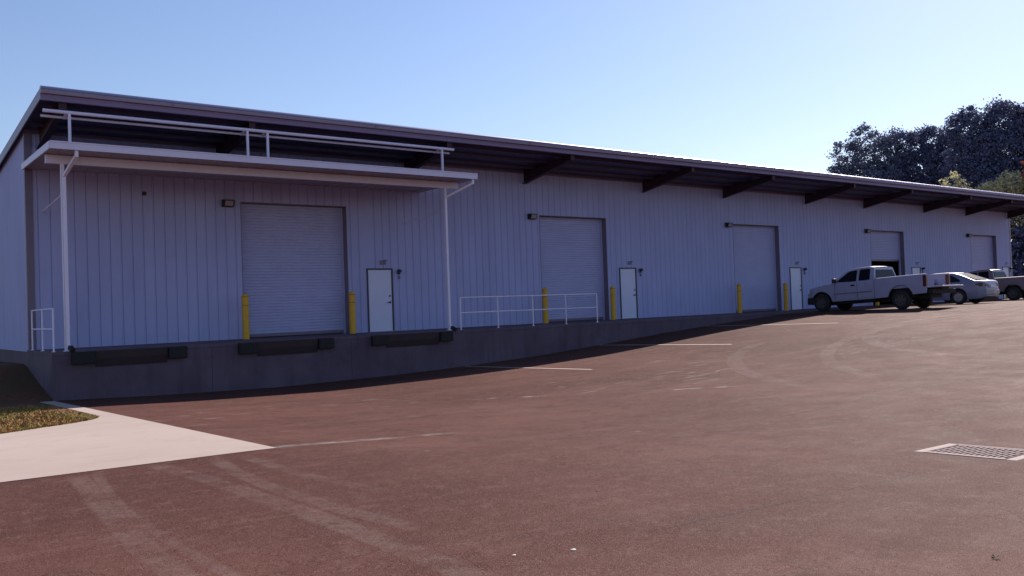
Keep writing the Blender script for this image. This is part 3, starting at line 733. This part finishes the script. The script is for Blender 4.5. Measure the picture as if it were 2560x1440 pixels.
def pickup(name, loc, label, paint, S):
    root = tag(empty(name, loc), label, 'pickup truck')
    wb, R_, ra = S['wb'], S['r'], S['ra']; HW = S['hw']; rzz = R_
    yb0, yb1, yf = S['bed0'], S['bed1'], S['nose']; bt = S['bed_top']; hb = S['belt']; sill = S['sill']
    hwf = pl([(yb0, HW-.01), (yb1, HW), (wb, HW), (yf-.35, HW-.03), (yf-.1, HW-.10), (yf, HW-.22)])
    # cab lower body and bonnet
    top = pl([(yb1, hb), (S['cowl'], hb), (S['cowl']+.12, hb-.02), (yf-.5, hb-.09), (yf-.12, hb-.17), (yf, hb-.30)])
    bot = arch_bot(pl([(yb1, sill), (wb, sill), (yf-.2, sill+.08), (yf, sill+.14)]), [wb], ra, rzz)
    body = shell(stations(yb1+.012, yf, [wb], ra, .12), top, bot, hwf, .07, .035, .03, 7, sill+.45, .55).build('body', paint, root, smooth=35)
    # bed: U section
    def bed():
        mb = MB(); secs = []; f = arch_bot(pl([(yb0, sill+.06), (yb1, sill)]), [0.0], ra, rzz)
        ti = HW-.09; fl = S['floor']
        for y in stations(yb0, yb1-.012, [0.0], ra, .15):
            b = f(y); side = []
            side += [(HW-.04, b)]
            for k in range(7):
                z = b+.01+(bt-.03-b)*k/6; q = (z-(sill+.45))/.55; side.append((HW*(1-.03*q*q), z))
            side += [(HW-.045, bt), (ti, bt), (ti, bt-.04), (ti+.02, fl+.02), (ti+.02, fl)]
            secs.append([(x, y, z) for x, z in side]+[(-x, y, z) for x, z in reversed(side)]+[(-(HW-.12), y, max(fl-.05, b+.004)), (HW-.12, y, max(fl-.05, b+.004))])
        n = len(secs[0])
        for s in secs: mb.v += s
        for i in range(len(secs)-1):
            for j in range(n-2+0):
                if j == n-3: pass
                mb.f.append((i*n+j, i*n+j+1, (i+1)*n+j+1, (i+1)*n+j)); mb.m.append(0)
        h = n-2; q = h//2
        for s_i in (0, len(secs)-1):       # end faces of the two side walls
            mb.f.append(tuple(s_i*n+j for j in range(q))); mb.m.append(0); mb.f.append(tuple(s_i*n+j for j in range(q, h))); mb.m.append(0)
        mb.box(-(ti+.02), ti+.02, yb1-.06, yb1-.015, fl, bt-.01)      # headboard
        for s in (-1, 1): mb.box(min(s*(ti+.018), s*(ti-.18)), max(s*(ti+.018), s*(ti-.18)), -.58, .58, .93, fl+.26)   # wheel tubs
        mb.box(-(ti+.02), ti+.02, yb0+.01, -.585, fl-.05, fl); mb.box(-(HW-.27), HW-.27, -.583, .583, fl-.05, fl+.001); mb.box(-(ti+.02), ti+.02, .585, yb1-.02, fl-.05, fl)
        for s in (-1, 1): mb.box(*sorted((s*(HW-.27), s*(HW-.285))), -.58, .58, fl, .935)
        return mb.build('bed', paint, root, smooth=35)
    bedo = bed()
    # cab greenhouse
    rt_, cr = S['roof'], S['cab']
    ctop = pl(cr)
    hbx, htx = HW-.06, S['roof_hw']
    cab = MB(); secs = []
    cys = sorted(set([q[0] for q in cr]) | set(np.round(np.arange(cr[0][0], cr[-1][0], .12), 3)))
    for y in cys:
        t = ctop(y); half = []; frac = max(0.0, min(1, (t-hb)/(rt_-hb))); xt = hbx + (htx-hbx)*frac; r_ = .07*frac+.002
        half += [(hbx, hb-.03)]
        for k in range(1, 5): half.append((hbx+(xt-hbx)*k/4, hb+(t-r_-hb)*k/4))
        for k in (1, 2, 3): a = k*math.pi/6; half.append((xt-r_*(1-math.cos(a)), t-r_+r_*math.sin(a)))
        half.append((xt*.5, t+.02*frac))
        secs.append([(x, y, z) for x, z in half]+[(-x, y, z) for x, z in reversed(half)])
    n = len(secs[0])
    for s in secs: cab.v += s
    for i in range(len(secs)-1):
        for j in range(n-1): cab.f.append((i*n+j, i*n+j+1, (i+1)*n+j+1, (i+1)*n+j)); cab.m.append(0)
    cab.f.append(tuple(range(n))); cab.m.append(0); cab.f.append(tuple((len(secs)-1)*n+j for j in reversed(range(n)))); cab.m.append(0)
    cabo = cab.build('cab', paint, root, smooth=35)
    xf = lambda z: hbx+(htx-hbx)*min(1, max(0, (z-hb)/(rt_-hb)))
    for k, w_ in enumerate(S['windows']): pane(root, rounded(w_, .05), xf, 'side_window')
    # rear glass on the sloping back of the cab
    (ya, za), (yc, zc_) = cr[0], cr[1]
    gl = MB(); g0, g1 = .08, .80
    def bk(x, f, o=.0): return (x, ya+(yc-ya)*f-.012-o, za+(zc_-za)*f)
    gl.slab(*[[bk(*q, o) for q in ((-(hbx-.12), g0), (hbx-.12, g0), (htx-.11, g1), (-(htx-.11), g1))] for o in (0, .01)])
    gl.build('rear_window', M['glass'], root)
    # windscreen
    (ya, za), (yc, zc_) = cr[-1], cr[-2]; gl = MB()
    gl.slab(*[[(x, ya+(yc-ya)*f+.02+o, za+(zc_-za)*f+.01) for x, f in ((-(hbx-.1), .08), (hbx-.1, .08), (htx-.06, .92), (-(htx-.06), .92))] for o in (0, .01)])
    gl.build('windscreen', M['glass'], root)
    # gaps, mouldings, handle
    gapm = M['chassis']
    for s in (-1, 1):
        for yg in S['gaps']:
            a, b2 = sorted((s*(HW+.002), s*(HW-.03))); MB().box(a, b2, yg-.006, yg+.006, sill+.1, hb-.06).build('door_gap', gapm, root)
        a, b2 = sorted((s*(HW+.016), s*(HW-.03))); MB().box(a, b2, yb1+.1, wb-ra-.08, sill+.30, sill+.34).build('side_moulding', M['trim'], root)
        a, b2 = sorted((s*(HW+.02), s*(HW-.02))); MB().box(a, b2, S['handle']-.09, S['handle']+.09, hb-.20, hb-.13).build('door_handle', M['black'], root, bevel=.01)
        mi = MB().box(*sorted((s*(HW+.03), s*(HW+.20))), S['mirror']-.06, S['mirror']+.06, hb+.00, hb+.19).box(*sorted((s*(HW-.08), s*(HW+.04))), S['mirror']-.03, S['mirror']+.03, hb+.03, hb+.07)
        mi.build('side_mirror', M['black'], root, bevel=.02)
        tl = MB().box(*sorted((s*(HW+.004), s*(HW-.12))), yb0-.012, yb0+.13, bt-.52, bt-.06); tl.build('tail_light', M['redlens'], root, bevel=.01)
        hl = MB().box(*sorted((s*(HW-.12), s*(HW-.55))), yf-.10, yf+.02, hb-.55, hb-.38); hl.build('headlight', M['lens'], root, bevel=.02)
    MB().box(-(HW-.03), HW-.03, yb0-.24, yb0-.04, sill+.02, sill+.20).build('rear_bumper', M['chassis'] if S.get('tailgate_down') else M['bumper_steel'], root, bevel=.02)
    fb = MB().prism([(-(HW-.02), yf-.35), (-(HW-.03), yf-.02), (-(HW-.25), yf+.10), (HW-.25, yf+.10), (HW-.03, yf-.02), (HW-.02, yf-.35), (HW-.12, yf-.35), (-(HW-.12), yf-.35)], 2, sill-.06, sill+.24)
    fb.build('front_bumper', M['chassis'], root, bevel=.02)
    MB().box(-(HW-.42), HW-.42, yf-.02, yf+.03, hb-.56, hb-.34).build('grille', M['black'], root)
    MB().box(-.48, .48, yb0+.1, yf-.3, rzz-.06, S['floor']-.06).box(-(HW-.25), HW-.25, yb1+.1, wb-ra-.1, sill-.12, sill+.05).tube((-.8, 0, rzz), (.8, 0, rzz), .09, 10).tube((-.8, wb, rzz), (.8, wb, rzz), .07, 10).build('chassis', M['chassis'], root)
    # inner wheel housings, dark
    for yy in (0, wb):
        ih = MB()
        for k in range(12):
            a0 = math.pi*k/12; a1 = math.pi*(k+1)/12; q = ra-.004
            ih.quad((-(HW-.05), yy+q*math.cos(a0), rzz+q*math.sin(a0)), (HW-.05, yy+q*math.cos(a0), rzz+q*math.sin(a0)), (HW-.05, yy+q*math.cos(a1), rzz+q*math.sin(a1)), (-(HW-.05), yy+q*math.cos(a1), rzz+q*math.sin(a1)))
        for s in (-1, 1):
            fan = [(yy+(ra-.006)*math.cos(math.pi*k/14), rzz+(ra-.006)*math.sin(math.pi*k/14)) for k in range(15)]
            ih.prism(fan, 0, *sorted((s*(HW-.24), s*(HW-.26))))
        ih.build('wheel_housing', M['chassis'], root)
    for yy in (0, wb):
        for s in (-1, 1): wheel(root, s*(HW-.13), yy, rzz, R_, .25, s, M['rim_dark'])
    if S.get('tailgate_down'):
        MB().box(-(HW-.12), HW-.12, yb0-.60, yb0-.01, S['floor']-.07, S['floor']-.015).build('tailgate', paint, root, bevel=.012)
    else:
        MB().box(-(HW-.12), HW-.12, yb0-.02, yb0+.05, S['floor']-.05, bt-.005).build('tailgate', paint, root, bevel=.01)
    rake = S.get('rake', .02); sh = Matrix(((1,0,0,0),(0,1,0,0),(0,-rake,1,rake*1.8),(0,0,0,1)))
    if S.get('brake'):
        MB().box(-.18, .18, cr[1][0]-.012, cr[1][0]+.05, rt_-.055, rt_-.02).build('brake_light', M['redlens'], root)
    for ch in root.children:
        if ch.type == 'MESH': ch.data.transform(sh)
    return root

T1 = dict(wb=3.64, r=.385, ra=.54, rake=.035, hw=.99, bed0=-1.10, bed1=1.12, nose=4.36, bed_top=1.31, belt=1.26, sill=.46, floor=.80, roof=1.83, roof_hw=.76, cowl=3.05,
          cab=[(1.12, 1.24), (1.22, 1.79), (1.45, 1.835), (2.05, 1.83), (2.42, 1.76), (3.15, 1.245)],
          windows=[[(1.34, 1.27), (1.37, 1.745), (1.84, 1.745), (1.85, 1.27)], [(1.96, 1.25), (1.96, 1.735), (2.34, 1.70), (2.92, 1.29)]],
          gaps=[1.90, 2.95], handle=2.10, mirror=2.90, tailgate_down=True, brake=True)
tx, ty = 36.0, -8.05; za, zb_ = gz(tx, ty), gz(tx, ty+3.62)
trk = pickup('pickup_truck', (tx, ty, za), 'pale silver extended-cab pickup truck parked nose-in with its tailgate lowered', M['silver'], T1)
trk.rotation_euler = (math.atan2(zb_-za, 3.62), 0, 0)

T2 = dict(wb=3.5, r=.37, ra=.47, hw=.95, bed0=-1.2, bed1=.95, nose=4.2, bed_top=1.22, belt=1.16, sill=.46, floor=.78, roof=1.70, roof_hw=.74, cowl=2.9,
          cab=[(.95, 1.14), (1.12, 1.66), (1.35, 1.71), (1.95, 1.69), (2.3, 1.64), (3.05, 1.145)],
          windows=[[(1.24, 1.20), (1.28, 1.60), (1.80, 1.59), (1.80, 1.20)], [(1.90, 1.19), (1.90, 1.58), (2.24, 1.55), (2.80, 1.22)]],
          gaps=[1.85, 2.8], handle=2.0, mirror=2.8)
t2 = pickup('pickup_truck', (51.0, -6.15, gz(51, -6.2)), 'dusty brown-grey pickup truck with a dark-windowed cab at the right edge of the yard', M['taupe'], T2)
# lumber-coloured glints are left out; sedan next
def sedan(loc):
    root = tag(empty('sedan', loc), 'silver four-door sedan parked between the two pickup trucks', 'car')
    wb, R_, ra, HW = 2.78, .335, .385, .90; y0, y1 = -1.12, wb+.92
    hwf = pl([(y0, HW-.36), (y0+.025, HW-.25), (y0+.07, HW-.17), (y0+.14, HW-.11), (y0+.26, HW-.06), (y0+.45, HW-.025), (0, HW), (wb, HW), (y1-.5, HW-.04), (y1-.15, HW-.16), (y1, HW-.34)])
    top = pl([(y0, .62), (y0+.025, .90), (y0+.07, 1.0), (y0+.14, 1.045), (y0+.55, 1.06), (.6, .98), (wb-.4, .96), (wb+.1, .90), (y1-.25, .76), (y1, .55)])
    bot = arch_bot(pl([(y0, .34), (y0+.2, .24), (0, .20), (wb, .20), (y1, .26)]), [0, wb], ra, R_)
    shell(stations(y0, y1, [0, wb], ra, .08, (y0+.025, y0+.07, y0+.14, y0+.26)), top, bot, hwf, .09, .05, .02, 8, .58, .5).build('body', M['silver2'], root, smooth=35)
    cr = [(-.72, 1.05), (-.05, 1.33), (.30, 1.43), (.75, 1.455), (1.3, 1.44), (1.75, 1.37), (2.50, .97)]
    ctop = pl(cr); hb, hbx, htx = .95, HW-.06, .60
    cab = MB(); secs = []
    for y in sorted(set(q[0] for q in cr) | set(np.round(np.arange(-.7, 2.5, .1), 3))):
        t = ctop(y); fr = max(0, min(1, (t-hb)/(1.455-hb))); xt = hbx+(htx-hbx)*fr; r_ = .09*fr+.004; half = [(hbx, hb-.05)]
        for k in range(1, 6): half.append((hbx+(xt-hbx)*(k/5)**1.15, hb+(t-r_-hb)*k/5))
        for k in (1, 2, 3): a = k*math.pi/6; half.append((xt-r_*(1-math.cos(a)), t-r_+r_*math.sin(a)))
        half.append((xt*.5, t+.025*fr)); secs.append([(x, y, z) for x, z in half]+[(-x, y, z) for x, z in reversed(half)])
    n = len(secs[0])
    for s in secs: cab.v += s
    for i in range(len(secs)-1):
        for j in range(n-1): cab.f.append((i*n+j, i*n+j+1, (i+1)*n+j+1, (i+1)*n+j)); cab.m.append(0)
    cab.f.append(tuple(range(n))); cab.m.append(0); cab.f.append(tuple((len(secs)-1)*n+j for j in reversed(range(n)))); cab.m.append(0)
    cab.build('cabin', M['silver2'], root, smooth=40)
    xf = lambda z: hbx+(htx-hbx)*max(0, min(1, (z-hb)/.50))**1.15
    for w_ in ([(-.10, 1.03), (.02, 1.15), (.35, 1.32), (.62, 1.345), (.62, 1.0)], [(.70, 1.0), (.70, 1.35), (1.30, 1.345), (1.62, 1.29), (2.05, 1.0)]): pane(root, rounded(w_, .03), xf, 'side_window', off=.012)
    gl = MB()
    gl.slab(*[[(x, -.72+.95*f*.98-.01, 1.05+.355*f**.92+.03+o) for x, f in ((-.62, .06), (.62, .06), (.50, .96), (-.50, .96))] for o in (0, .01)])
    gl.build('rear_window', M['glass_sky'], root)
    gl = MB()
    gl.slab(*[[(x, 2.5-.75*f+.01, .97+.40*f+.03+o) for x, f in ((-.68, .06), (.68, .06), (.54, .95), (-.54, .95))] for o in (0, .01)])
    gl.build('windscreen', M['glass'], root)
    for s in (-1, 1):
        tl = MB(); P = [(y0+.42, .90), (y0+.16, .95), (y0+.09, .93), (y0+.09, .80), (y0+.18, .77)]
        tl.slab(*[[(s*(hwf(y)-.005+o), y-.006, z) for y, z in P] for o in (.004, -.03)])
        tl.box(*sorted((s*(HW-.26), s*(HW-.48))), y0+.0, y0+.07, .79, .90); tl.build('tail_light', M['redlens'], root)
        MB().box(*sorted((s*(HW+.02), s*(HW+.15))), 2.0, 2.1, .95, 1.06).build('side_mirror', M['silver2'], root, bevel=.02)
        for yg in (.66, 1.95): a, b2 = sorted((s*(HW+.001), s*(HW-.04))); MB().box(a, b2, yg-.004, yg+.004, .32, .92).build('door_gap', M['chassis'], root)
        for yh in (.82, 1.80): MB().box(*sorted((s*(HW+.01), s*(HW-.04))), yh, yh+.13, .84, .865).build('door_handle', M['silver2'], root, bevel=.005)
        MB().box(*sorted((s*.35, s*.70)), y1-.16, y1-.05, .62, .72).build('headlight', M['lens'], root, bevel=.02)
    MB().prism([(-(HW-.12), y0+.10), (-(HW-.24), y0-.02), (0, y0-.055), (HW-.24, y0-.02), (HW-.12, y0+.10)], 2, .40, .62).build('rear_bumper', M['silver2'], root, bevel=.03)
    MB().box(-.28, .28, y0-.06, y0+.02, .72, .86).build('licence_plate', M['canopy'], root)
    MB().box(-.62, .62, y0+.1, y1-.3, .19, .5).tube((-.7, 0, R_), (.7, 0, R_), .05, 8).build('underbody', M['chassis'], root)
    for yy in (0, wb):
        ih = MB()
        for k in range(12):
            a0 = math.pi*k/12; a1 = math.pi*(k+1)/12; q = ra-.004
            ih.quad((-(HW-.05), yy+q*math.cos(a0), R_+q*math.sin(a0)), (HW-.05, yy+q*math.cos(a0), R_+q*math.sin(a0)), (HW-.05, yy+q*math.cos(a1), R_+q*math.sin(a1)), (-(HW-.05), yy+q*math.cos(a1), R_+q*math.sin(a1)))
        ih.build('wheel_housing', M['chassis'], root)
        for s in (-1, 1): wheel(root, s*(HW-.11), yy, R_, R_, .21, s, M['rim'], 9)
    return root
sedan((41.9, -7.55, gz(41.9, -7.5)))

# ------------------------------------------------------------------ trees behind the far end
def leafmat(name, a, b2):
    m = bpy.data.materials.new(name); m.use_nodes = True; n = m.node_tree; L = n.links; b = n.nodes['Principled BSDF']
    b.inputs['Roughness'].default_value = .75; b.inputs['Specular IOR Level'].default_value = .08
    g = n.nodes.new('ShaderNodeNewGeometry'); x = n.nodes.new('ShaderNodeMix'); x.data_type = 'RGBA'
    x.inputs[6].default_value = (*a, 1); x.inputs[7].default_value = (*b2, 1)
    L.new(g.outputs['Random Per Island'], x.inputs[0]); L.new(x.outputs[2], b.inputs['Base Color'])
    tr = n.nodes.new('ShaderNodeBsdfTranslucent'); L.new(x.outputs[2], tr.inputs[0])
    ms = n.nodes.new('ShaderNodeMixShader'); ms.inputs[0].default_value = .14 if 'dark' in name or 'pine' in name else .35
    L.new(b.outputs[0], ms.inputs[1]); L.new(tr.outputs[0], ms.inputs[2]); L.new(ms.outputs[0], n.nodes['Material Output'].inputs[0])
    return m
M['leaf_dark'] = leafmat('dark_foliage', (.085, .095, .17), (.15, .165, .26))  # bluish haze over the far trees is put into the leaf colour
M['leaf_pine'] = leafmat('pine_foliage', (.09, .105, .17), (.165, .185, .26))  # same haze blue mixed into the pine leaves
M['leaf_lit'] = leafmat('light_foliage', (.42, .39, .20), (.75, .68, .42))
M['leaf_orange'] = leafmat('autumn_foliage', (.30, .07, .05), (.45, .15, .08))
def tree(name, label, cat, base, blobs, m, n_clump, n_leaf, clump_r, leaf, seed, group=None, trunk_r=.28):
    """blobs: (x, y, z, rx, ry, rz) in world space"""
    rg = np.random.default_rng(seed); root = tag(empty(name, base), label, cat, group); B = np.array(base); blobs = [(b[0], b[1], b[2]-(.7 if b[2] > 11 else 0), *b[3:]) for b in blobs]
    vol = np.array([b[3]*b[4]*b[5] for b in blobs])**.67; share = vol/vol.sum(); V = []; C = []
    for b, sh in zip(blobs, share):
        k = int(n_clump*sh)
        d = rg.normal(size=(k, 3)); d /= np.linalg.norm(d, axis=1)[:, None]; rad = rg.uniform(.35, 1.0, k)**.5
        C.append(np.array(b[:3]) + d*rad[:, None]*np.array(b[3:6])*rg.uniform(.70, .93, (k, 1)))
    C = np.concatenate(C); k = len(C); cr = rg.uniform(.55, 1.25, k)*clump_r
    P = np.repeat(C, n_leaf, 0) + rg.normal(size=(k*n_leaf, 3))*np.repeat(cr, n_leaf)[:, None]*np.array([.45, .45, .32])
    N = len(P); s = rg.uniform(.5, 1.3, N)*leaf
    a = rg.normal(size=(N, 3)); a /= np.linalg.norm(a, axis=1)[:, None]; b_ = np.cross(a, rg.normal(size=(N, 3))); b_ /= np.linalg.norm(b_, axis=1)[:, None]
    P = P-B; q = np.stack([P-a*s[:, None], P+b_*s[:, None]*.55, P+a*s[:, None], P-b_*s[:, None]*.55], 1).reshape(-1, 3)
    me = bpy.data.meshes.new('crown'); me.vertices.add(4*N); me.vertices.foreach_set('co', q.ravel()); me.loops.add(4*N); me.loops.foreach_set('vertex_index', np.arange(4*N)); me.polygons.add(N); me.polygons.foreach_set('loop_start', np.arange(0, 4*N, 4))
    me.materials.append(m); me.update(calc_edges=True); me.validate()
    o = bpy.data.objects.new('crown', me); COL.objects.link(o); o.parent = root
    # trunk with limbs reaching into the crown
    t = MB(); top = np.mean([b[:3] for b in blobs], 0)-B; zt = min(b[2]-b[5]*.3 for b in blobs)-B[2]
    p0 = Vector((0, 0, -.2)); r0 = trunk_r
    for i in range(5):
        f = (i+1)/5; p1 = Vector((top[0]*f*.6+rg.normal()*.15, top[1]*f*.6+rg.normal()*.15, zt*f)); r1 = trunk_r*(1-.6*f); t.tube(p0, p1, r0, 9, r1, caps=False); p0, r0 = p1, r1
    idx = rg.choice(k, 26)
    for j in idx:
        e = Vector(C[j]-B); mid = p0.lerp(e, .5)+Vector((0, 0, -.4)); t.tube(p0, mid, r0*.5, 6, r0*.3, caps=False); t.tube(mid, e, r0*.3, 6, .02, caps=False)
    t.build('trunk', M['bark'], root, smooth=60)
    return root
TG = 'tall dark trees beyond the far end of the warehouse'
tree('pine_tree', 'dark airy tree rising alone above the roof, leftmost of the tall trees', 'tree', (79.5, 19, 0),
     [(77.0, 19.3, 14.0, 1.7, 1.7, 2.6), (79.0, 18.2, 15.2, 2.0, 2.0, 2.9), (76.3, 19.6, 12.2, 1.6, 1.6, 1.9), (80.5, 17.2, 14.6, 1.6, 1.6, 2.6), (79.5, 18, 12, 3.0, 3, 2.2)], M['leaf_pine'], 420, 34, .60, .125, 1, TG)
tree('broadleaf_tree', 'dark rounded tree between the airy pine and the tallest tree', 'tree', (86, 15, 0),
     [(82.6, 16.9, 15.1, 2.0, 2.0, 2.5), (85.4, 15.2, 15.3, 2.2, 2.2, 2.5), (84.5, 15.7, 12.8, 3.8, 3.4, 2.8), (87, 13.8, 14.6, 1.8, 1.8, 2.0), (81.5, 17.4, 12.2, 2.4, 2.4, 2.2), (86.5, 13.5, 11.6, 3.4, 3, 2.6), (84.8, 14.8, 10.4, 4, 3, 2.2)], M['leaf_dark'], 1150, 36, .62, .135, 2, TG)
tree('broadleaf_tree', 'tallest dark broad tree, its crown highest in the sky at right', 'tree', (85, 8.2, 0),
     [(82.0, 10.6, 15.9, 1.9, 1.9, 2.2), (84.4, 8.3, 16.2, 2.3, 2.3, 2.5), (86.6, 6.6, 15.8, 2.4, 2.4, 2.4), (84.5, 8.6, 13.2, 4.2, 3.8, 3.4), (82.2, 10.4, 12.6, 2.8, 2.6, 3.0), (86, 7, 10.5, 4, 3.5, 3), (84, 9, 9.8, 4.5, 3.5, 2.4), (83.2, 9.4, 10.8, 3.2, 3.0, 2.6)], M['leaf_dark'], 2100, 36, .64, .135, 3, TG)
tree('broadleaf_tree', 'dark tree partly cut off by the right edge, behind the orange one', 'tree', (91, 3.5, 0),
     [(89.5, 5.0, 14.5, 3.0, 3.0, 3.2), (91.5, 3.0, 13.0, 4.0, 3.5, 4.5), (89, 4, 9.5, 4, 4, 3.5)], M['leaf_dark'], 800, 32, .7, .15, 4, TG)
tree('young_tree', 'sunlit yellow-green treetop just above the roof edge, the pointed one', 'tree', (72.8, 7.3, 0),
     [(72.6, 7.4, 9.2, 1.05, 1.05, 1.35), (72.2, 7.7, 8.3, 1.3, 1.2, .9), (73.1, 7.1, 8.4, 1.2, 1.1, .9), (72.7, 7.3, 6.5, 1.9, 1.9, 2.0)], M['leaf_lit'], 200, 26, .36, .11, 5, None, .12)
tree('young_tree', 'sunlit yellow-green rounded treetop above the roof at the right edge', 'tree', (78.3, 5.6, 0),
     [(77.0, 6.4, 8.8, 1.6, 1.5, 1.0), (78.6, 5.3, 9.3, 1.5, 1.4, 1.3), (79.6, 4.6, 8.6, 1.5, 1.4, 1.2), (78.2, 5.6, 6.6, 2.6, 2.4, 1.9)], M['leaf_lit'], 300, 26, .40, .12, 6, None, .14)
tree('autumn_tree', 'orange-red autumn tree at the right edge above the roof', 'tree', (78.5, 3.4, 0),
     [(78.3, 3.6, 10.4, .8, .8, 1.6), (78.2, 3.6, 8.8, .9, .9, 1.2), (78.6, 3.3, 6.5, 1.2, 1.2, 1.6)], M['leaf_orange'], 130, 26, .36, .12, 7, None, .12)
tree('understory_tree', 'low dark tree in shade just past the end of the building', 'tree', (80, 4.8, 0),
     [(79, 5.6, 5.2, 2.8, 2.8, 2.8), (82, 4.0, 4.6, 3.0, 3.0, 3.2), (80, 5, 2.4, 3.4, 3.2, 2.4), (84, 2.5, 3.0, 3, 3, 3), (83, 3, 1.0, 5, 4, 1.6), (81, 4.6, .6, 4, 4, 1.0)], M['leaf_dark'], 1000, 24, .6, .19, 8, None, .18)
